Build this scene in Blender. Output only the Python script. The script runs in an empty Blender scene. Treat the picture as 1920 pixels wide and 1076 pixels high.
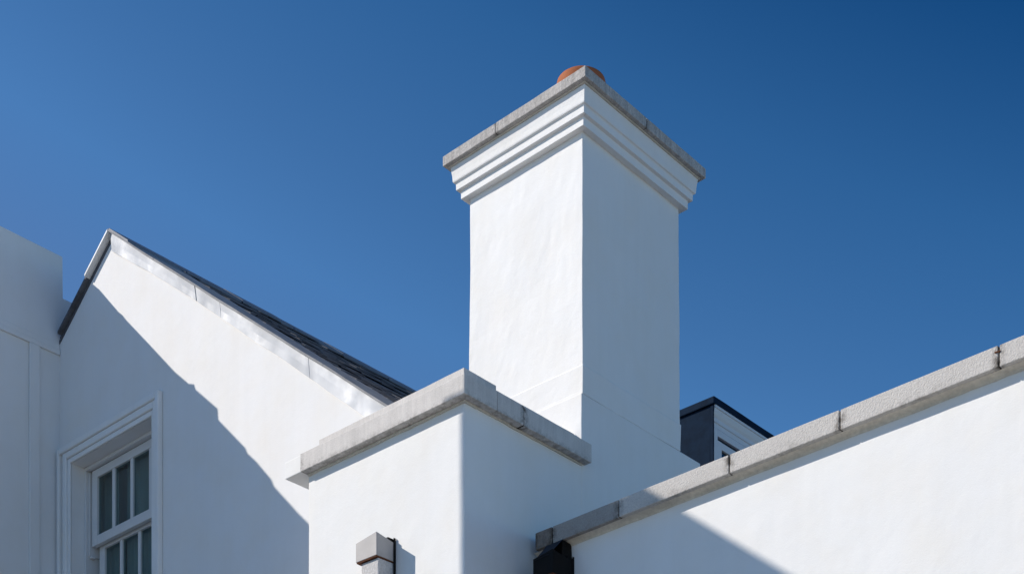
import bpy, bmesh, math, random
from mathutils import Vector, noise
random.seed(7)
S = bpy.context.scene
C = S.collection
R = math.radians

# ------------------------------------------------------------------ camera
EYE = 1.6                      # eye height; every z below is written relative to the eye
YAW = 42.24                    # the houses stand square to the axes, the camera is turned
cd = bpy.data.cameras.new('camera')
cam = bpy.data.objects.new('camera', cd); C.objects.link(cam)
cam.location = (0, 0, EYE); cam.rotation_euler = (R(90), 0, R(YAW))
cd.sensor_width = 36; cd.lens = 2732 / 1920 * 36
cd.shift_y = (2140 - 538) / 1920
cd.clip_start = .1; cd.clip_end = 3000
S.camera = cam

# ------------------------------------------------------------------ light
SUN = Vector((-1.1, -1.0, .95)).normalized()          # towards the sun
EL = math.asin(SUN.z)
w = bpy.data.worlds.new('World'); S.world = w; w.use_nodes = True
wn = w.node_tree
sky = wn.nodes.new('ShaderNodeTexSky'); sky.sky_type = 'NISHITA'; sky.sun_disc = False
sky.sun_elevation = EL; sky.sun_rotation = math.atan2(SUN.x, SUN.y)
sky.altitude = 1500; sky.air_density = 1.0; sky.dust_density = .0; sky.ozone_density = 6.0
# the deep, slightly uneven blue of a clear sky seen across the sun: a tint that varies with direction
tc = wn.nodes.new('ShaderNodeTexCoord')
dt = wn.nodes.new('ShaderNodeVectorMath'); dt.operation = 'DOT_PRODUCT'; dt.inputs[1].default_value = (1.3 * .74, 1.3 * .672, 3.7)
mr = wn.nodes.new('ShaderNodeMapRange'); mr.inputs['From Min'].default_value = 1.5; mr.inputs['From Max'].default_value = 3.0
tr_ = wn.nodes.new('ShaderNodeValToRGB'); e = tr_.color_ramp.elements
e[0].position = 0; e[0].color = (.82, .94, .96, 1); e[1].position = .71; e[1].color = (.09, .43, .63, 1)
e.new(.15).color = (.72, 1.03, 1.08, 1); e.new(.28).color = (.58, .90, .98, 1); e.new(.5).color = (.34, .73, .87, 1)
mu = wn.nodes.new('ShaderNodeMix'); mu.data_type = 'RGBA'; mu.blend_type = 'MULTIPLY'; mu.inputs[0].default_value = 1
wn.links.new(tc.outputs['Generated'], dt.inputs[0]); wn.links.new(dt.outputs['Value'], mr.inputs['Value'])
wn.links.new(mr.outputs[0], tr_.inputs[0]); wn.links.new(tr_.outputs[0], mu.inputs[7]); wn.links.new(sky.outputs[0], mu.inputs[6])
wn.links.new(mu.outputs[2], wn.nodes['Background'].inputs[0])
wn.nodes['Background'].inputs[1].default_value = .145
sl = bpy.data.lights.new('sun', 'SUN'); sl.energy = 4.5; sl.angle = R(.27); sl.color = (1, .92, .825)
so = bpy.data.objects.new('sun', sl); C.objects.link(so)
so.rotation_euler = SUN.to_track_quat('Z', 'Y').to_euler()
so.location = (-20, -20, 20)
S.view_settings.view_transform = 'Standard'; S.view_settings.look = 'None'
S.view_settings.exposure = 0.0; S.view_settings.gamma = 1

# ------------------------------------------------------------------ materials
def new_mat(name):
    m = bpy.data.materials.new(name); m.use_nodes = True
    nt = m.node_tree
    return m, nt, nt.nodes['Principled BSDF']

def node(nt, kind, **kw):
    n = nt.nodes.new(kind)
    for k, v in kw.items():
        if k in n.inputs: n.inputs[k].default_value = v
        else: setattr(n, k, v)
    return n

def pos(nt, scale=(1, 1, 1)):
    g = node(nt, 'ShaderNodeNewGeometry')
    mp = node(nt, 'ShaderNodeMapping'); mp.inputs['Scale'].default_value = scale
    nt.links.new(g.outputs['Position'], mp.inputs['Vector'])
    return mp.outputs[0]

def noise_n(nt, vec, scale, detail=4, rough=.55, dist=0):
    n = node(nt, 'ShaderNodeTexNoise', Scale=scale, Detail=detail, Roughness=rough, Distortion=dist)
    nt.links.new(vec, n.inputs['Vector']); return n.outputs['Fac']

def ramp(nt, fac, stops):
    r = node(nt, 'ShaderNodeValToRGB'); e = r.color_ramp.elements
    while len(e) < len(stops): e.new(.5)
    for el, (p, c) in zip(e, stops):
        el.position = p; el.color = (c, c, c, 1) if not isinstance(c, tuple) else (*c, 1)
    nt.links.new(fac, r.inputs[0]); return r.outputs[0]

def mixc(nt, fac, a, b, mode='MIX'):
    m = node(nt, 'ShaderNodeMix', data_type='RGBA', blend_type=mode)
    for s, v in ((0, fac), (6, a), (7, b)):
        if hasattr(v, 'links'): nt.links.new(v, m.inputs[s])
        elif isinstance(v, tuple): m.inputs[s].default_value = (*v, 1)
        else: m.inputs[s].default_value = v
    return m.outputs[2]

def bumps(nt, bsdf, layers):
    prev = None
    for h, strength, dist in layers:
        b = node(nt, 'ShaderNodeBump', Strength=strength, Distance=dist)
        nt.links.new(h, b.inputs['Height'])
        if prev: nt.links.new(prev, b.inputs['Normal'])
        prev = b.outputs[0]
    nt.links.new(prev, bsdf.inputs['Normal'])

def stucco(name, col, rough=.75, fine=.0009, mid=.0018, big=.004, dirt=.02):
    m, nt, b = new_mat(name)
    p = pos(nt)
    d = ramp(nt, noise_n(nt, p, 1.3, 6, .6, .3), [(.35, 1 - dirt), (.65, 1.0)])
    st = ramp(nt, noise_n(nt, pos(nt, (5, 5, .45)), 1.7, 5, .6), [(.30, 1 - dirt * 1.1), (.55, 1.0)])
    warm = mixc(nt, ramp(nt, noise_n(nt, p, 3.1, 3), [(.4, 0.), (.8, 1.)]), col, (col[0] * .985, col[1] * .965, col[2] * .93))
    c = mixc(nt, 1., mixc(nt, 1., warm, d, 'MULTIPLY'), st, 'MULTIPLY')
    nt.links.new(c, b.inputs['Base Color'])
    b.inputs['Roughness'].default_value = rough
    b.inputs['Specular IOR Level'].default_value = .3
    bumps(nt, b, [(noise_n(nt, p, 1.6, 2), 1, big), (noise_n(nt, p, 14, 3), 1, mid), (noise_n(nt, p, 110, 3, .6), 1, fine)])
    return m

def stone(name, col, grain=90, gbump=.004, speck=.18, dirt=.3, streak=0., mid=.004):
    m, nt, b = new_mat(name)
    p = pos(nt)
    v = node(nt, 'ShaderNodeTexVoronoi', Scale=grain, feature='SMOOTH_F1'); nt.links.new(p, v.inputs['Vector'])
    n1 = noise_n(nt, p, grain * .8, 4, .6)
    c = mixc(nt, ramp(nt, n1, [(.35, 0.), (.65, 1.)]), tuple(x * (1 - speck) for x in col), tuple(min(1, x * (1 + speck * .5)) for x in col))
    c = mixc(nt, 1., c, ramp(nt, noise_n(nt, p, 4.5, 5, .65), [(.3, 1 - dirt * .5), (.6, 1.)]), 'MULTIPLY')
    if streak:
        c = mixc(nt, 1., c, ramp(nt, noise_n(nt, pos(nt, (22, 22, 1.6)), 1.6, 5, .7), [(.38, 1 - streak), (.62, 1.)]), 'MULTIPLY')
    at = node(nt, 'ShaderNodeAttribute', attribute_name='dirt')
    mul = node(nt, 'ShaderNodeMath', operation='MULTIPLY')
    nt.links.new(at.outputs['Fac'], mul.inputs[0])
    nt.links.new(ramp(nt, noise_n(nt, p, 26, 5, .7), [(.42, 0.), (.62, 1.)]), mul.inputs[1])
    c = mixc(nt, mul.outputs[0], c, (.06, .045, .03))
    nt.links.new(c, b.inputs['Base Color'])
    b.inputs['Roughness'].default_value = .85; b.inputs['Specular IOR Level'].default_value = .25
    bumps(nt, b, [(noise_n(nt, p, 9, 3), 1, mid), (v.outputs['Distance'], 1, gbump), (noise_n(nt, p, grain * 2, 3, .7), 1, gbump * .5)])
    return m

def plain(name, col, rough=.6, metal=0., bump=.002, bscale=30, vary=.12, spec=.4):
    m, nt, b = new_mat(name)
    p = pos(nt)
    c = mixc(nt, ramp(nt, noise_n(nt, p, 6, 5, .6), [(.3, 0.), (.7, 1.)]), tuple(x * (1 - vary) for x in col), col)
    nt.links.new(c, b.inputs['Base Color'])
    b.inputs['Roughness'].default_value = rough; b.inputs['Metallic'].default_value = metal
    b.inputs['Specular IOR Level'].default_value = spec
    bumps(nt, b, [(noise_n(nt, p, bscale, 3), 1, bump)])
    return m

M = dict(
    white=stucco('white_masonry_paint', (.82, .815, .80)),
    chimney=stucco('white_chimney_render', (.84, .835, .82), mid=.0026, big=.006, fine=.0011),
    gable=stucco('white_gable_render', (.81, .805, .80)),
    neighbour=stucco('white_smooth_wall', (.78, .785, .79), fine=.0006, mid=.001),
    trim=stucco('white_trim_paint', (.83, .83, .825), rough=.55, fine=.0004, mid=.001, big=.002, dirt=.03),
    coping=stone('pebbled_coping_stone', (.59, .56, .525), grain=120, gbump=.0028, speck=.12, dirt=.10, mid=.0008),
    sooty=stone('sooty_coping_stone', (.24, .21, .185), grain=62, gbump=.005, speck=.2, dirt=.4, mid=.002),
    shade_dark=stone('shade_darkened_coping_stone', (.37, .35, .33), grain=120, gbump=.0028, speck=.15, dirt=.3, mid=.001),  # coping stone with the shade on it put into its colour
    lime=stone('smooth_limestone', (.69, .655, .62), grain=150, gbump=.0012, speck=.08, dirt=.25, streak=.10, mid=.002),
    cap=stone('coarse_cap_stone', (.57, .54, .51), grain=85, gbump=.003, speck=.2, dirt=.25, streak=.26, mid=.002),
    mortar=stone('dirty_mortar', (.17, .15, .125), grain=60, gbump=.006, speck=.3, dirt=.5),
    bed=stone('weathered_bounce_lit_mortar', (.72, .67, .58), grain=50, gbump=.002, speck=.12, dirt=.3),
    grime_and_shade=plain('black_joint', (.035, .026, .02), .95, bump=.004),
    rust=plain('rusty_edge', (.16, .055, .02), .9, bump=.004, vary=.5),
    terracotta=plain('terracotta', (.46, .15, .062), .8, bump=.002, bscale=60, vary=.22, spec=.2),
    slate=plain('dark_slate', (.15, .155, .175), .8, bump=.006, bscale=25, vary=.5, spec=.12),
    ridge=plain('grey_ridge_tile', (.17, .20, .25), .6, bump=.004, vary=.3),
    vergecap=plain('weathered_lead', (.36, .36, .37), .85, bump=.004, bscale=14, vary=.35, spec=.15),
    navy=plain('navy_lead', (.008, .023, .050), .85, bump=.004, bscale=9, vary=.45, spec=.08),
    pvc=plain('white_window_paint', (.70, .695, .69), .4, bump=.0003, vary=.03),
    greymetal=plain('grey_galvanised_metal', (.44, .42, .41), .6, bump=.0012, bscale=10, vary=.2),
    darkmetal=plain('black_metal', (.008, .007, .007), .6, bump=.002, vary=.3, spec=.15),
    bluemetal=plain('dark_blue_lead_sheet', (.028, .034, .05), .7, bump=.003, vary=.3, spec=.15),
    render_pipe=stone('rough_render', (.60, .585, .57), grain=90, gbump=.003, speck=.14, dirt=.2, mid=.001),
    concrete=stone('yard_concrete', (.33, .30, .26), grain=20, gbump=.01, speck=.2, dirt=.4),
    curtain=plain('sheer_curtain', (.74, .80, .76), .9, bump=.001, vary=.1),
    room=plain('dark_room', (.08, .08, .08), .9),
)
# silvery sheet flashing
m, nt, b = new_mat('silver_flashing')
p = pos(nt)
nt.links.new(mixc(nt, ramp(nt, noise_n(nt, pos(nt, (1, 1, .5)), 3.2, 4, .5, .4), [(.3, 0.), (.7, 1.)]), (.42, .44, .47), (.58, .60, .63)), b.inputs['Base Color'])
b.inputs['Metallic'].default_value = .12; b.inputs['Specular IOR Level'].default_value = .35
rr = ramp(nt, noise_n(nt, p, 5, 3), [(.3, .45), (.7, .75)]); nt.links.new(rr, b.inputs['Roughness'])
bumps(nt, b, [(noise_n(nt, pos(nt, (1, 1, .4)), 3.5, 1), 1, .03), (noise_n(nt, p, 16, 2), 1, .0012)])
M['flashing'] = m
# window glass
m, nt, b = new_mat('window_glass')
nt.nodes.remove(b)
tr = node(nt, 'ShaderNodeBsdfTransparent'); tr.inputs[0].default_value = (.56, .66, .67, 1)
gl = node(nt, 'ShaderNodeBsdfGlossy', Roughness=.03); gl.inputs[0].default_value = (.9, .95, .95, 1)
lw = node(nt, 'ShaderNodeLayerWeight', Blend=.5)
pw_ = node(nt, 'ShaderNodeMath', operation='POWER'); pw_.inputs[1].default_value = 4
nt.links.new(lw.outputs['Facing'], pw_.inputs[0])
fr = node(nt, 'ShaderNodeMath', operation='MULTIPLY_ADD'); fr.inputs[1].default_value = .8; fr.inputs[2].default_value = .05
nt.links.new(pw_.outputs[0], fr.inputs[0])
mx = node(nt, 'ShaderNodeMixShader')
nt.links.new(fr.outputs[0], mx.inputs[0]); nt.links.new(tr.outputs[0], mx.inputs[1]); nt.links.new(gl.outputs[0], mx.inputs[2])
nt.links.new(mx.outputs[0], nt.nodes['Material Output'].inputs[0])
M['glass'] = m

# ------------------------------------------------------------------ helpers
def wob(v, amp, freq=3.0, seed=0.0):
    q = Vector(v)
    n = noise.noise_vector(q * freq + Vector((seed, seed * 1.7, -seed)))
    n2 = noise.noise_vector(q * freq * 4.3 + Vector((seed, 5, 9)))
    return q + n * amp + n2 * amp * .35

class MB:
    """collects shapes; build() links them as one mesh object. z is relative to the eye"""
    def __init__(s): s.bm = bmesh.new()
    def grid_box(s, a0, a1, b0, b1, z0, z1, step=.12, amp=0., freq=3., seed=0.):
        # one closed box whose faces are subdivided and slightly uneven
        def cuts(lo, hi):
            n = max(1, min(90, int(round((hi - lo) / step)))) if step else 1
            return [lo + (hi - lo) * i / n for i in range(n + 1)]
        X, Y, Z = cuts(a0, a1), cuts(b0, b1), cuts(z0, z1)
        cache = {}
        def V(i, j, k):
            key = (i, j, k)
            if key not in cache:
                co = (X[i], Y[j], Z[k])
                cache[key] = s.bm.verts.new(wob(co, amp, freq, seed) if amp else co)
            return cache[key]
        nx, ny, nz = len(X) - 1, len(Y) - 1, len(Z) - 1
        f = s.bm.faces.new
        for i in range(nx):
            for j in range(ny):
                f((V(i, j, 0), V(i, j + 1, 0), V(i + 1, j + 1, 0), V(i + 1, j, 0)))
                f((V(i, j, nz), V(i + 1, j, nz), V(i + 1, j + 1, nz), V(i, j + 1, nz)))
        for i in range(nx):
            for k in range(nz):
                f((V(i, 0, k), V(i + 1, 0, k), V(i + 1, 0, k + 1), V(i, 0, k + 1)))
                f((V(i, ny, k), V(i, ny, k + 1), V(i + 1, ny, k + 1), V(i + 1, ny, k)))
        for j in range(ny):
            for k in range(nz):
                f((V(0, j, k), V(0, j, k + 1), V(0, j + 1, k + 1), V(0, j + 1, k)))
                f((V(nx, j, k), V(nx, j + 1, k), V(nx, j + 1, k + 1), V(nx, j, k + 1)))
        return s
    def hexa(s, pts):           # 8 points: bottom four then top four, same winding
        v = [s.bm.verts.new(q) for q in pts]
        for q in ((3, 2, 1, 0), (4, 5, 6, 7), (0, 1, 5, 4), (1, 2, 6, 5), (2, 3, 7, 6), (3, 0, 4, 7)):
            s.bm.faces.new([v[i] for i in q])
        return s
    def box(s, a0, a1, b0, b1, z0, z1): return s.grid_box(a0, a1, b0, b1, z0, z1, step=0)
    def rings(s, a0, a1, b0, b1, prof, n=14, amp=.002, freq=3., seed=0., cap=True):
        # stacked rectangular rings: prof = [(outset, z)] from the bottom up
        rs = []
        for o, z in prof:
            A0, A1, B0, B1 = a0 - o, a1 + o, b0 - o, b1 + o
            pts = [(A0 + (A1 - A0) * i / n, B0, z) for i in range(n)] + [(A1, B0 + (B1 - B0) * i / n, z) for i in range(n)] \
                + [(A1 - (A1 - A0) * i / n, B1, z) for i in range(n)] + [(A0, B1 - (B1 - B0) * i / n, z) for i in range(n)]
            rs.append([s.bm.verts.new(wob(q, amp, freq, seed)) for q in pts])
        for r0, r1 in zip(rs, rs[1:]):
            k = len(r0)
            for i in range(k): s.bm.faces.new((r0[i], r0[(i + 1) % k], r1[(i + 1) % k], r1[i]))
        if cap: s.bm.faces.new(rs[0][::-1]); s.bm.faces.new(rs[-1])
        return s
    def plate(s, outer, holes, lo, hi, axis='b'):
        # flat outline (with holes) given in (u, z), extruded along axis from lo to hi
        mk = (lambda u, z, t: (u, t, z)) if axis == 'b' else (lambda u, z, t: (t, u, z))
        t = bmesh.new()
        for loop in [outer] + holes:
            vs = [t.verts.new((u, z, 0)) for u, z in loop]
            for i in range(len(vs)): t.edges.new((vs[i], vs[(i + 1) % len(vs)]))
        bmesh.ops.triangle_fill(t, edges=t.edges[:], use_beauty=True, normal=(0, 0, 1))
        t.verts.index_update()
        A = [s.bm.verts.new(mk(v.co.x, v.co.y, lo)) for v in t.verts]
        B = [s.bm.verts.new(mk(v.co.x, v.co.y, hi)) for v in t.verts]
        for f in t.faces:
            ix = [v.index for v in f.verts]
            s.bm.faces.new([A[i] for i in ix]); s.bm.faces.new([B[i] for i in reversed(ix)])
        for e in t.edges:
            if len(e.link_faces) == 1:
                i, j = (v.index for v in e.verts)
                s.bm.faces.new((A[i], B[i], B[j], A[j]))
        t.free(); return s
    def sweep(s, prof, b0, b1, n=16, amp=0., seed=0.):
        # profile in (a, z) run along b
        rows = []
        for i in range(n + 1):
            b = b0 + (b1 - b0) * i / n
            rows.append([s.bm.verts.new(wob((a, b, z), amp, 3, seed) if amp else (a, b, z)) for a, z in prof])
        k = len(prof)
        for r0, r1 in zip(rows, rows[1:]):
            for i in range(k): s.bm.faces.new((r0[i], r0[(i + 1) % k], r1[(i + 1) % k], r1[i]))
        s.bm.faces.new(rows[0][::-1]); s.bm.faces.new(rows[-1]); return s
    def lathe(s, ca, cb, prof, n=64):
        rs = [[s.bm.verts.new((ca + r * math.cos(2 * math.pi * i / n), cb + r * math.sin(2 * math.pi * i / n), z)) for i in range(n)] for r, z in prof]
        for r0, r1 in zip(rs, rs[1:]):
            for i in range(n): s.bm.faces.new((r0[i], r0[(i + 1) % n], r1[(i + 1) % n], r1[i]))
        return s
    def build(s, name, mat, parent=None, bevel=0., smooth=False, dirt=None, label=None):
        bmesh.ops.recalc_face_normals(s.bm, faces=s.bm.faces[:])
        me = bpy.data.meshes.new(name); off = Vector((0, 0, EYE))
        if parent:
            q = parent
            while q: off -= q.location; q = q.parent
        if dirt:
            vals = [dirt(v.co) for v in s.bm.verts]
        s.bm.transform(__import__('mathutils').Matrix.Translation(off))
        s.bm.to_mesh(me); s.bm.free()
        if dirt:
            at = me.attributes.new('dirt', 'FLOAT', 'POINT')
            for i, v in enumerate(vals): at.data[i].value = v
        if smooth:
            for f in me.polygons: f.use_smooth = True
        me.materials.append(M[mat])
        o = bpy.data.objects.new(name, me); C.objects.link(o); o.parent = parent
        if label: o['label'] = label
        if bevel:
            md = o.modifiers.new('bevel', 'BEVEL'); md.width = bevel; md.segments = 2; md.limit_method = 'ANGLE'; md.angle_limit = R(40)
        return o

def thing(name, label, cat, loc, group=None):
    o = bpy.data.objects.new(name, None); C.objects.link(o)
    o.location = (loc[0], loc[1], loc[2] + EYE if len(loc) > 2 else 0)
    o.empty_display_size = .3
    o['label'] = label; o['category'] = cat
    if group: o['group'] = group
    return o

def ends_dirt(lo, hi, axis, reach=.05, edge=None):
    def f(co):
        d = min(abs(co[axis] - lo), abs(co[axis] - hi))
        v = max(0., 1 - d / reach)
        if edge is not None: v = max(v, .45 * max(0., 1 - abs(co[2] - edge) / .008))
        return v
    return f

# ------------------------------------------------------------------ ground
g = MB().grid_box(-150, 150, -150, 150, -EYE - .3, -EYE, step=0).build('ground', 'concrete'); g['kind'] = 'structure'

# ------------------------------------------------------------------ plain building on the left
AL = -12.22
nb = thing('townhouse', 'shaded plain white building at the left edge with stepped roofline beside the gable', 'building', (AL, 2))
prof = [(12.5, -EYE), (12.5, 7.85), (7.235, 7.85), (7.23, 8.235), (6.601, 8.235), (6.600, 8.238), (6.305, 8.183), (6.240, 8.185), (6.202, 8.172), (5.860, 8.131), (5.532, 8.088), (5.351, 8.090), (5.283, 8.125), (5.263, 8.092), (4.986, 8.092), (4.978, 8.006), (4.649, 7.971), (4.630, 7.944), (4.531, 7.940), (4.350, 7.903), (4.324, 7.869), (4.057, 7.829),
        (3.80, 7.809), (3.79, 6.75), (2.9, 6.70), (2.89, 2.4), (-9, 2.4), (-9, -EYE)]  # roofline out of view is shaped to throw the stepped shadow on the gable
MB().plate(prof, [], AL - 5, AL, 'a').build('wall', 'neighbour', nb, bevel=.012)
mb = MB().plate([(1.264, -EYE), (1.264, 9.623), (1.10, 9.775), (1.095, 9.885), (.174, 9.974), (-.45, 10.03), (-.45, -EYE)], [], AL - 5, AL + .002, 'a')  # unseen wall added to cast the diagonal shadow on the parapet
for v in mb.bm.verts:
    if v.co.x < AL - 1: v.co.y -= 4.8      # sheared along the sun so its depth does not shade the wing
mb.build('unseen_shadow_caster', 'neighbour', nb)
mb = MB(); mb.box(AL + .001, AL + .022, 1.3, 7.196, 7.30, 7.345); mb.box(AL + .001, AL + .012, 1.3, 7.196, 7.348, 7.40)
mb.build('cornice_band', 'neighbour', nb, bevel=.006)
MB().box(AL + .001, AL + .028, 6.885, 6.985, -EYE + .01, 7.297).build('pilaster', 'neighbour', nb, bevel=.006)

# ------------------------------------------------------------------ gabled house
APA, APZ, MR, ML = -11.322, 8.067, .768, .682
BV, BG, BE = 7.15, 7.20, 11.8           # verge, gable wall, far end
def roof_z(a): return APZ - (MR * (a - APA) if a > APA else ML * (APA - a))
gh = thing('gabled_house', 'white gabled house with silver metal verge and sash window, left of the chimney', 'house', (-9.9, 7.2))
drop = .055
eaveR = -7.55
win = (-12.006, -10.695, 3.9, 6.235)
outer = [(AL, -EYE), (eaveR, -EYE), (eaveR, roof_z(eaveR) - drop), (APA, APZ - drop), (AL, roof_z(AL) - drop)]
hole = [(win[0], win[2]), (win[1], win[2]), (win[1], win[3]), (win[0], win[3])]
MB().plate(outer, [hole], BG, BG + .285).build('wall', 'gable', gh)
MB().box(eaveR - .3, eaveR, BG + .287, BE, -EYE, roof_z(eaveR) - .08).build('side_wall', 'gable', gh)
MB().plate(outer, [], BE - .3, BE - .01).build('rear_wall', 'gable', gh)

# roof boarding under the slates, both slopes
def slope_slab(mb, aa, ab, b0, b1, t0, t1):
    # slab between heights t0 and t1 above the roof line
    za, zb = roof_z(aa), roof_z(ab)
    mb.hexa([(aa, b0, za + t0), (ab, b0, zb + t0), (ab, b1, zb + t0), (aa, b1, za + t0),
             (aa, b0, za + t1), (ab, b0, zb + t1), (ab, b1, zb + t1), (aa, b1, za + t1)])
mb = MB(); slope_slab(mb, APA, eaveR, BG - .005, BE, -.05, -.02); slope_slab(mb, -12.215, APA, BG - .005, BE, -.05, -.02)
roof = mb.build('roof', 'slate', gh)
# slates: overlapping courses, each slate a thin tilted leaf, uneven
mb = MB(); rnd = random.Random(3)
exp = .19; k = 0; a = APA + .03
while a < eaveR + .02:
    b = BG + .06 - (k % 2) * .12
    while b < BE:
        wd = .23 + rnd.uniform(-.02, .02)
        b0, b1 = max(b, BG + .45), min(b + wd - .005, BE)
        if b1 - b0 > .04:
            t = rnd.uniform(-.006, .012); th = .010
            aa, ab = a - .02, a + exp + .03 + rnd.uniform(-.012, .012)
            za, zb = roof_z(aa) - .018 + t * .3, roof_z(ab) - .002 + t
            lift = rnd.uniform(0, .010)
            mb.hexa([(aa, b0, za), (ab, b0, zb), (ab, b1, zb + lift), (aa, b1, za), (aa, b0, za + th), (ab, b0, zb + th), (ab, b1, zb + th + lift), (aa, b1, za + th)])
        b += wd
    a += exp; k += 1
a = APA - .03
while a > -12.15:
    b = BG
    while b < BE:
        ab = max(a - exp - .03, -12.21)
        mb.hexa([(ab, b, roof_z(ab)), (a, b, roof_z(a) - .018), (a, b + .225, roof_z(a) - .018), (ab, b + .225, roof_z(ab)),
                 (ab, b, roof_z(ab) + .01), (a, b, roof_z(a) - .008), (a, b + .225, roof_z(a) - .008), (ab, b + .225, roof_z(ab) + .01)])
        b += .23
    a -= exp
mb.build('slate_courses', 'slate', roof)
# ridge capping in lengths
mb = MB(); b = BG - .045
while b < BE:
    L = .62; j = random.uniform(-.004, .004)
    for sgn, mm in ((1, MR), (-1, ML)):
        wd = .30
        a0, a1 = APA, APA + sgn * wd
        z0, z1 = APZ + .028 + j, APZ + .028 + j - mm * wd
        mb.hexa([(a0, b, z0 - .025), (a1, b, z1 - .025), (a1, b + L - .012, z1 - .025), (a0, b + L - .012, z0 - .025),
                 (a0, b, z0), (a1, b, z1), (a1, b + L - .012, z1), (a0, b + L - .012, z0)])
    b += L
mb.build('ridge_capping', 'ridge', roof, bevel=.004)
# verge capping on the right slope, in uneven lengths
def vz(a): return roof_z(a) + noise.noise(Vector((a * 2.1, 3, 1))) * .008
def strip(mb, cuts, fbot, ftop, b0, b1, jit=.0):
    for i, (u, v) in enumerate(zip(cuts, cuts[1:])):
        n = max(2, int((v - u) / .06)); dj = random.uniform(-jit, jit)
        rows = []
        for q in range(n + 1):
            a = u + (v - u) * q / n
            if q == n: a -= .003
            rows.append([mb.bm.verts.new(c) for c in ((a, b0 + dj, fbot(a)), (a, b1, fbot(a)), (a, b1, ftop(a)), (a, b0 + dj, ftop(a)))])
        for r0, r1 in zip(rows, rows[1:]):
            for e in range(4): mb.bm.faces.new((r0[e], r0[(e + 1) % 4], r1[(e + 1) % 4], r1[e]))
        mb.bm.faces.new(rows[0][::-1]); mb.bm.faces.new(rows[-1])
mb = MB(); strip(mb, [APA, -10.62, -9.3, -8.4, eaveR], lambda a: vz(a) - .010, lambda a: vz(a) + .008, BV - .006, BG + .50, .003)
mb.build('verge_capping', 'vergecap', roof)
# silver sheet flashing on the wall face, in buckled lengths
def fbot(a):
    base = [(-11.41, 7.965), (-10.51, 7.312), (-9.83, 6.79), (-9.51, 6.53), (-8.755, 5.94), (-8.02, 5.345), (-7.5, 4.93)]
    for (x0, z0), (x1, z1) in zip(base, base[1:]):
        if a <= x1: return z0 + (z1 - z0) * (a - x0) / (x1 - x0) + noise.noise(Vector((a * 3.3, 0, 5))) * .012
    return base[-1][1]
mb = MB(); cuts = [-11.32, -10.25, -10.06, -9.72, -8.6, eaveR]
for i, (u, v) in enumerate(zip(cuts, cuts[1:])):
    n = max(3, int((v - u) / .04)); rows = []
    for q in range(n + 1):
        a = u + (v - u) * q / n
        zb, zt = fbot(a), vz(a) - .014
        bow = .010 * noise.noise(Vector((a * 2.7, i * 3.1, 0)))
        f0 = BG - .020 - .002 * (i % 2) + bow
        if i == 1: f0 -= .005
        rows.append([mb.bm.verts.new(c) for c in ((a, f0 + .004 + noise.noise(Vector((a * 5, 7, 0))) * .008, zb), (a, f0 - .003 + bow * .5, (zb * .5 + zt * .5)), (a, f0 - .012, zt), (a, BG - .001, zt), (a, BG - .001, zb))])
    for r0, r1 in zip(rows, rows[1:]):
        for e in range(5): mb.bm.faces.new((r0[e], r0[(e + 1) % 5], r1[(e + 1) % 5], r1[e]))
    mb.bm.faces.new(rows[0][::-1]); mb.bm.faces.new(rows[-1])
mb.build('verge_flashing', 'flashing', gh)
# left verge: white sheet capping above, bare dark slate edge below
mb = MB(); AW = -11.695
mb.hexa([(AW, BV - .012, roof_z(AW) - .012), (APA, BV - .012, APZ - .014), (APA, BG - .002, APZ - .014), (AW, BG - .002, roof_z(AW) - .012),
         (AW, BV - .012, roof_z(AW) + .012), (APA, BV - .012, APZ + .012), (APA, BG - .002, APZ + .012), (AW, BG - .002, roof_z(AW) + .012)])
mb.build('verge_sheet', 'trim', roof, bevel=.004, label='white sheet capping on the left verge')
mb = MB()
mb.hexa([(-12.175, BV + .004, roof_z(-12.175) - .014), (AW, BV + .004, roof_z(AW) - .018), (AW, BG - .002, roof_z(AW) - .018), (-12.175, BG - .002, roof_z(-12.175) - .014),
         (-12.175, BV + .004, roof_z(-12.175) + .012), (AW, BV + .004, roof_z(AW) + .008), (AW, BG - .002, roof_z(AW) + .008), (-12.175, BG - .002, roof_z(-12.175) + .012)])
mb.build('slate_edge', 'slate', roof)

# sash window
wi = MB()
x0, x1, zb, zt = win
def frame(mb, a0, a1, z0, z1, w, b0, b1, bottom=True, wt=None, wl=None, wr=None):
    wt = wt or w; wl = wl or w; wr = wr or w
    mb.box(a0, a0 + wl, b0, b1, z0, z1); mb.box(a1 - wr, a1, b0, b1, z0, z1)
    mb.box(a0 + wl + .0005, a1 - wr - .0005, b0 + .001, b1 - .001, z1 - wt, z1 - .0005)
    if bottom: mb.box(a0 + wl + .0005, a1 - wr - .0005, b0 + .001, b1 - .001, z0 + .0005, z0 + w)
# box frame lining the reveal
frame(wi, x0 + .001, x1 - .001, zb + .001, zt - .001, .030, BG + .125, BG + .283)
window = wi.build('window', 'pvc', gh, bevel=.004)
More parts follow.
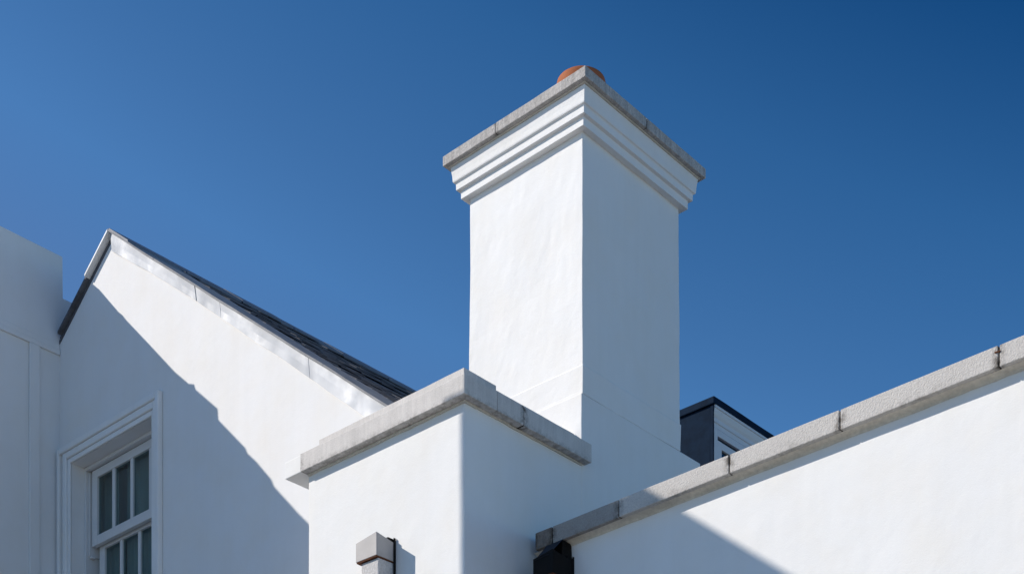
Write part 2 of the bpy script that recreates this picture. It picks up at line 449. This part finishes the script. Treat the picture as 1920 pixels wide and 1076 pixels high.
# architrave: moulded surround in three steps
mb = MB()
for o, w_, d in ((.165, .055, .052), (.108, .06, .036), (.046, .046, .022)):
    l = max(x0 - o, AL + .002)
    mb.box(l, l + w_, BG - d, BG - .0005, zb, zt + o) if o != .165 else mb.box(AL + .03, AL + .07, BG - d, BG - .0005, zb, zt + o)
    mb.box(x1 + o * .82 - w_, x1 + o * .82, BG - d, BG - .0005, zb, zt + o)
    mb.box(l + w_ + .0005 if o != .165 else AL + .0705, x1 + o * .82 - w_ - .0005, BG - d + .0008, BG - .0005, zt + o - w_, zt + o - .0006)
mb.build('architrave', 'trim', window, bevel=.009)
MB().box(x0 - .1, x1 + .2, BG - .09, BG - .0005, zb - .12, zb - .001).build('sill', 'trim', window, bevel=.008)
def sash(a0, z0, z1, b, rail):
    mb = MB(); pw, bar, st = .232, .060, .085
    a1 = a0 + st + 4 * pw + 3 * bar + st * .6
    mb.box(a0, a0 + st, b, b + .045, z0, z1); mb.box(a1 - st * .6, a1, b, b + .045, z0, z1)
    mb.box(a0 + st, a1 - st * .6, b + .001, b + .044, z1 - .075, z1); mb.box(a0 + st, a1 - st * .6, b + .001, b + .044, z0, z0 + rail)
    for i in range(3):
        x = a0 + st + pw * (i + 1) + bar * i
        mb.box(x + .008, x + bar - .008, b + .006, b + .040, z0 + rail, z1 - .075)
    o = mb.build('sash', 'pvc', window, bevel=.004)
    g = MB().box(a0 + st - .004, a1 - st * .6 + .004, b + .021, b + .025, z0 + rail - .004, z1 - .071).build('pane', 'glass', window)
sash(-11.935, 5.50, 6.196, BG + .165, .085)
sash(-11.905, 4.00, 5.555, BG + .225, .09)
mb = MB(); mb.box(-11.972, -11.955, BG + .15, BG + .26, 5.42, 6.19); mb.box(-11.972, -11.93, BG + .16, BG + .2, 5.40, 5.42)
mb.build('sash_channel', 'pvc', window, bevel=.003)
MB().box(-11.974, -10.73, BG + .19, BG + .205, 6.197, 6.204).build('gap_shadow_strip', 'grime_and_shade', window)  # dark strip painted in for the shade of the gap over the sash
# curtain and room behind
mb = MB(); n = 160
for u0, u1 in ((-12.21, -11.70), (-11.60, -10.45)):
    rows = []
    for q in range(n + 1):
        a = u0 + (u1 - u0) * q / n
        bb = BG + .335 + .026 * math.sin(a * 62 + 1.5 * math.sin(a * 9)) + .006 * math.sin(a * 130)
        rows.append((mb.bm.verts.new((a, bb, 3.9)), mb.bm.verts.new((a + .03 * math.sin(a * 20), bb + .01, 6.4))))
    for r0, r1 in zip(rows, rows[1:]): mb.bm.faces.new((r0[0], r1[0], r1[1], r0[1]))
mb.build('curtain', 'curtain', window, smooth=True)
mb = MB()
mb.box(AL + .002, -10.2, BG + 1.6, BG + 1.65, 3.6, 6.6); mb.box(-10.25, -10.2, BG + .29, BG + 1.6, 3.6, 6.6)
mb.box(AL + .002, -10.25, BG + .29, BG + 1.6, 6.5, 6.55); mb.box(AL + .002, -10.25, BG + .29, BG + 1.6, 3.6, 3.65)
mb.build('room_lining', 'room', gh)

# ------------------------------------------------------------------ projecting wing with stone coping
A0, A1, B0 = -7.87, -6.36, 6.56
wg = thing('house_wing', 'white square-cornered wing with smooth grey stone coping, below the chimney', 'house wing', ((A0 + A1) / 2, 7.6))
MB().grid_box(A0, A1, B0, 9.11, -EYE, 4.635, step=.11, amp=.0025, seed=3).build('wall', 'white', wg, bevel=.006)
zc0, zc1 = 4.641, 4.766
fa, fb = -6.29, 6.49            # outer faces of the coping
def lime_stone(a0, a1, b0, b1, sd, name='coping_stone', mat='lime', axis=0, lo=0, hi=0, lab=None):
    return MB().grid_box(a0, a1, b0, b1, zc0, zc1, step=.045, amp=.0014, freq=2.5, seed=sd).build(name, mat, wg, bevel=.004, dirt=ends_dirt(lo, hi, axis, .02, zc0), label=lab)
lime_stone(-7.875, fa, fb, fb + .30, 1, axis=0, lo=-7.875, hi=9)
lime_stone(fa - .30, fa, fb + .302, 7.040, 2, axis=1, lo=9, hi=7.040, lab='coping stone beside the dark open joint')
lime_stone(fa - .30, fa - .003, 7.052, 7.742, 4, axis=1, lo=7.052, hi=20)
lime_stone(-7.875, -7.58, fb + .302, 7.19, 5, axis=1, lo=20, hi=20)
MB().box(fa - .29, fa - .010, 7.036, 7.056, zc0 + .002, zc1 - .002).build('mortar_joint', 'grime_and_shade', wg)
MB().grid_box(-8.05, -7.877, fb + .006, 7.198, zc0 + .003, zc1 - .004, step=.05, amp=.002, seed=9).build('coping_return', 'white', wg, bevel=.006, label='white painted end block of the coping')
# upper set-back course
mb = MB(); mb.grid_box(-7.83, -6.42, 6.62, 6.92, zc1 + .001, 4.897, step=.05, amp=.002, freq=5, seed=6)
mb.build('upper_course', 'lime', wg, bevel=.004)
MB().grid_box(-6.72, -6.42, 6.922, 7.705, zc1 + .001, 4.868, step=.05, amp=.002, freq=5, seed=7).build('upper_course', 'lime', wg, bevel=.004)
MB().box(-7.80, -6.71, 6.93, 7.70, 4.636, 4.72).build('flat_roof', 'vergecap', wg)
# ragged mortar bed under the coping
mb = MB()
mb.grid_box(-7.86, A1 + .012, B0 - .016, B0 + .1, 4.628, 4.6405, step=.03, amp=.006, freq=9, seed=2)
mb.grid_box(A1 - .1, A1 + .012, B0 + .1, 7.70, 4.630, 4.6405, step=.03, amp=.005, freq=9, seed=4)
mb.build('mortar_bed', 'bed', wg)

# ------------------------------------------------------------------ chimney
ca0, ca1, cb0, cb1 = -7.44, -6.36, 7.725, 8.86
ch = thing('chimney', 'tall square white chimney with moulded cornice and grey stone cap against the sky', 'chimney', (-6.9, 8.3, 4.6))
mb = MB()
mb.grid_box(ca0 - .012, ca1 + .004, cb0 - .015, 9.12, 2.2, 5.13, step=.09, amp=.0022, seed=12)
base = mb.build('base', 'white', ch, bevel=.006)
mb = MB()
pr = [(.0035, 5.131), (.0035, 5.15), (.003, 5.153)]
pr += [(.003 + .0012 * i, 5.156 + .17 * i / 4) for i in range(5)] + [(.0005, 5.332)]
pr += [(.001 + (-.006) * i / 18, 5.336 + (6.95 - 5.336) * i / 18) for i in range(19)]
mb.rings(ca0, ca1, cb0, cb1, pr, n=22, amp=.0042, freq=3.4, seed=21)
mb.build('shaft', 'chimney', ch, bevel=.005)
mb = MB()
pr = [(.002, 6.930), (.043, 6.930), (.043, 6.986), (.0425, 6.988), (.068, 6.992), (.069, 7.034), (.074, 7.043), (.083, 7.047), (.086, 7.056), (.088, 7.090), (.096, 7.150), (.096, 7.156), (.02, 7.1565)]
mb.rings(ca0, ca1, cb0, cb1, pr, n=18, amp=.0014, freq=3, seed=5)
mb.build('cornice', 'chimney', ch, bevel=.003)
MB().grid_box(ca0 - .108, ca1 + .108, cb0 - .108, cb1 + .108, 7.1572, 7.1635, step=.05, amp=.002, freq=9).build('mortar_bed', 'bed', ch)
# four cap slabs meeting near the middle of each side
o = .138; am, bm_ = -6.985, 8.38
am = -7.05; bm_ = 8.27
for i, (p0, p1, q0, q1) in enumerate(((ca0 - o, am - .002, cb0 - o, bm_ - .002), (am + .002, ca1 + o, cb0 - o, bm_ - .002), (am + .002, ca1 + o, bm_ + .002, cb1 + o), (ca0 - o, am - .002, bm_ + .002, cb1 + o))):
    def dd(co, p0=p0, p1=p1, q0=q0, q1=q1):
        return max(0., 1 - min(abs(co.x - am), abs(co.y - bm_)) / .03) * .9
    MB().grid_box(p0, p1, q0, q1, 7.1645, 7.2375, step=.04, amp=.0016, freq=6, seed=30 + i).build('cap_slab', 'cap', ch, bevel=.004, dirt=dd)
mb = MB(); mb.box(am - .004, am + .004, cb0 - o + .006, cb1 + o - .006, 7.166, 7.234); mb.box(ca0 - o + .006, am - .005, bm_ - .004, bm_ + .004, 7.166, 7.234); mb.box(am + .005, ca1 + o - .006, bm_ - .004, bm_ + .004, 7.166, 7.234)
mb.build('mortar_joint', 'grime_and_shade', ch)
pot = MB().lathe(-6.86, 8.315, [(.10, 7.236), (.205, 7.236), (.185, 7.27), (.178, 7.36), (.176, 7.70), (.183, 7.735), (.1855, 7.765), (.1835, 7.795), (.1785, 7.816), (.170, 7.823), (.161, 7.815), (.158, 7.78), (.156, 7.30), (.10, 7.29), (.10, 7.236)], 96)
pot.build('chimney_pot', 'terracotta', ch, smooth=True)

# ------------------------------------------------------------------ parapet wall on the right
BP = 7.245
pw = thing('parapet_wall', 'low white wall with pebbled grey coping climbing to the right edge', 'wall', (-3.5, 7.4))
mb = MB().grid_box(A1 + .016, 1.5, BP, BP + .30, -EYE, 3.871, step=.12, amp=.0035, freq=2.2, seed=8)
for q in mb.bm.verts:
    if q.co.z > 3.5: q.co.z += .024 * (q.co.x + 6.3)
mb.build('wall', 'white', pw, bevel=.006)
# coping rises a little towards the right as in life (weathered to a fall)
def lift(a): return .024 * (a + 6.3)
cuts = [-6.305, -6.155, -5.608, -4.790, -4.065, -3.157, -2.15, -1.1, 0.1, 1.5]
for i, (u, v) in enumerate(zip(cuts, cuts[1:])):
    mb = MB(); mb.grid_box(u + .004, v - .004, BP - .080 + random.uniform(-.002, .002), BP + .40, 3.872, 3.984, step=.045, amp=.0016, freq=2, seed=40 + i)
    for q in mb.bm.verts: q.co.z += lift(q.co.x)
    mb.build('coping_stone', 'sooty' if i == 0 else 'shade_dark' if i == 1 else 'coping', pw, bevel=.005, dirt=ends_dirt(u, v, 0, .035, 3.872 + lift((u + v) / 2)))
mb = MB()
for c in cuts[1:-1]: mb.grid_box(c - .005, c + .005, BP - .068, BP + .39, 3.878 + lift(c), 3.978 + lift(c), step=.03, amp=.004, freq=12)
mb.build('mortar_joint', 'grime_and_shade', pw)
mb = MB(); rows = []
for q in range(121):
    a = A1 + .02 + (1.5 - A1 - .02) * q / 120
    n_ = noise.noise(Vector((a * 4, 2, 0))) * .004 + noise.noise(Vector((a * 19, 5, 0))) * .003
    zt = 3.8715 + lift(a)
    rows.append([mb.bm.verts.new(c) for c in ((a, BP - .050 + n_, zt), (a, BP - .024, zt - .006), (a, BP - .010, zt - .013), (a, BP - .004, zt - .022 - n_), (a, BP + .002, zt - .022 - n_), (a, BP + .002, zt))])
for r0, r1 in zip(rows, rows[1:]):
    for e_ in range(6): mb.bm.faces.new((r0[e_], r0[(e_ + 1) % 6], r1[(e_ + 1) % 6], r1[e_]))
mb.bm.faces.new(rows[0][::-1]); mb.bm.faces.new(rows[-1])
mb.build('mortar_bed', 'bed', pw)  # beige fillet covering the soffit, its colour standing in for bounced light

mb = MB()
mb.grid_box(-3.176, -3.146, BP - .084, BP - .079, 3.947 + lift(-3.16), 3.953 + lift(-3.16), step=.008, amp=.004, freq=40)
mb.build('iron_cramp', 'rust', pw)

# ------------------------------------------------------------------ rainwater hoppers
h1 = thing('rain_hopper', 'light grey square metal rain hopper on the sunlit wing wall', 'rain hopper', (-7.085, 6.475), 'rain hoppers')
def shell(mb, a0, a1, b0, b1, z0, z1, t=.006, topf=0.):
    mb.box(a0, a1, b0, b0 + t, z0, z1 + topf); mb.box(a1 - t, a1, b0 + t + .0005, b1, z0, z1)
    mb.box(a0, a0 + t, b0 + t + .0005, b1, z0, z1); mb.box(a0 + t, a1 - t, b0 + t, b1, z0 + .001, z0 + t)
def hopper(root, a0, a1, b0, b1, z0, z1, mat, inner, pipe, flange):
    mb = MB(); t = .006
    # front and right cheeks dip away from the raised front corner
    mb.hexa([(a0, b0, z0), (a1, b0, z0), (a1, b0 + t, z0), (a0, b0 + t, z0), (a0, b0, z1 + .004), (a1, b0, z1 + .030), (a1, b0 + t, z1 + .030), (a0, b0 + t, z1 + .004)])
    mb.hexa([(a1 - t, b0 + t, z0), (a1, b0 + t, z0), (a1, b1, z0), (a1 - t, b1, z0), (a1 - t, b0 + t, z1 + .029), (a1, b0 + t, z1 + .029), (a1, b1, z1), (a1 - t, b1, z1)])
    mb.box(a0, a0 + t, b0 + t, b1, z0, z1)
    mb.box(a0 + t, a1 - t, b0 + t, b1, z0 + .003, z0 + .009)
    mb.build('hopper', mat, root, bevel=.002)
    mb = MB(); mb.box(a1 + .001, a1 + .005, b1 - .02, b1, z0 - .6, z1 + .034); mb.box(a0 + .05, a1 - .008, b1 - .06, b1 - .002, z1 - .02, z1 + .03)
    mb.build('back_flange', flange, root, bevel=.002)
    MB().grid_box(a0 + .004, a1 - .004, b0 + .004, b1, z0 - .008, z0 - .001, step=.02, amp=.002, freq=20).build('rusted_edge', 'rust', root)
    MB().grid_box(a0 + .030, a1 - .006, b0 + .022, b1 - .002, -EYE, z0 - .009, step=.12, amp=.001).build('downpipe', pipe, root, bevel=.006)
hopper(h1, -7.187, -6.987, 6.39, 6.558, 3.800, 3.920, 'greymetal', 'darkmetal', 'render_pipe', 'darkmetal')
h2 = thing('rain_hopper', 'black rain hopper in the shaded corner under the end of the pebbled coping', 'rain hopper', (-6.11, 7.14), 'rain hoppers')
hopper(h2, -6.205, -6.038, 7.035, 7.248, 3.625, 3.745, 'darkmetal', 'darkmetal', 'darkmetal', 'darkmetal')
mb = MB(); mb.hexa([(-6.19, 7.030, 3.735), (-6.07, 7.030, 3.742), (-6.05, 7.145, 3.865), (-6.19, 7.145, 3.86), (-6.19, 7.036, 3.739), (-6.07, 7.036, 3.746), (-6.05, 7.149, 3.871), (-6.19, 7.149, 3.866)])
mb.build('lead_chute', 'bluemetal', h2)
MB().grid_box(-6.19, -6.055, 7.15, 7.248, 3.70, 3.868, step=.03, amp=.004, freq=14).build('outlet_box', 'darkmetal', h2)

# ------------------------------------------------------------------ house and dormer behind the parapet
rh = thing('rear_house', 'low dark slate roofed house hidden behind the parapet and chimney', 'house', (-7.5, 12.5))
MB().box(-11.0, -4.7, 10.25, 16.0, -EYE, 3.75).build('wall', 'white', rh)
def rz(a): return 3.8 + (-4.5 - a) * .6
mb = MB(); mb.sweep([(-4.5, 3.76), (-4.5, 3.80), (-9.5, rz(-9.5)), (-12.0, 5.3), (-12.0, 5.26), (-9.5, rz(-9.5) - .04)], 10.2, 16.2, n=4)
mb.build('roof', 'slate', rh)

DA, DB = -7.98, 11.66
dm = thing('dormer', 'flat-topped navy clad dormer with white window, right of the chimney', 'dormer', (-8.8, 12.6, 5.9))
MB().grid_box(-10.5, DA - .036, DB + .012, 13.70, 5.2, 7.09, step=.15, amp=.004, freq=3, seed=3).grid_box(DA - .0365, DA + .003, DB + .006, DB + .022, 5.2, 7.085, step=.15, amp=.003, freq=5, seed=3).build('cheek', 'navy', dm, bevel=.012)
mb = MB(); mb.grid_box(-10.6, DA + .02, DB - .012, 13.75, 7.086, 7.158, step=.12, amp=.003, seed=4)
mb.build('flat_roof', 'navy', dm, bevel=.010)
# crown moulding under the roof edge, profile run along the window face
F = DA - .035
prof = [(F, 7.085), (DA + .016, 7.085), (DA + .016, 7.062), (DA + .008, 7.058), (DA + .002, 7.035), (DA - .008, 7.008), (DA - .020, 6.985), (DA - .022, 6.962), (DA - .004, 6.955), (DA - .004, 6.934), (DA - .012, 6.928), (DA - .014, 6.885), (F, 6.885)]
MB().sweep(prof, DB + .02, 13.70, n=6).build('crown_moulding', 'pvc', dm)
fr_ = MB()
def fyz(mb, b0, b1, z0, z1, w, a0, a1):
    mb.box(a0, a1, b0, b0 + w, z0, z1); mb.box(a0, a1, b1 - w, b1, z0, z1); mb.box(a0, a1 - .0006, b0 + w, b1 - w, z1 - w, z1 - .0005); mb.box(a0, a1 - .0006, b0 + w, b1 - w, z0, z0 + w)
fyz(fr_, DB + .02, 13.68, 5.6, 6.875, .065, F, DA - .002)
wf = fr_.build('window', 'pvc', dm, bevel=.003)
s_ = MB(); fyz(s_, DB + .092, 13.60, 5.65, 6.775, .07, F, DA - .008); s_.box(F, DA - .009, 12.60, 12.66, 5.72, 6.70); s_.build('sash', 'pvc', wf, bevel=.003)
MB().box(F + .001, F + .004, DB + .16, 13.55, 5.7, 6.71).build('pane', 'glass', wf)

# ------------------------------------------------------------------ render
S.render.engine = 'CYCLES'
S.cycles.max_bounces = 8; S.cycles.diffuse_bounces = 5; S.cycles.transparent_max_bounces = 8
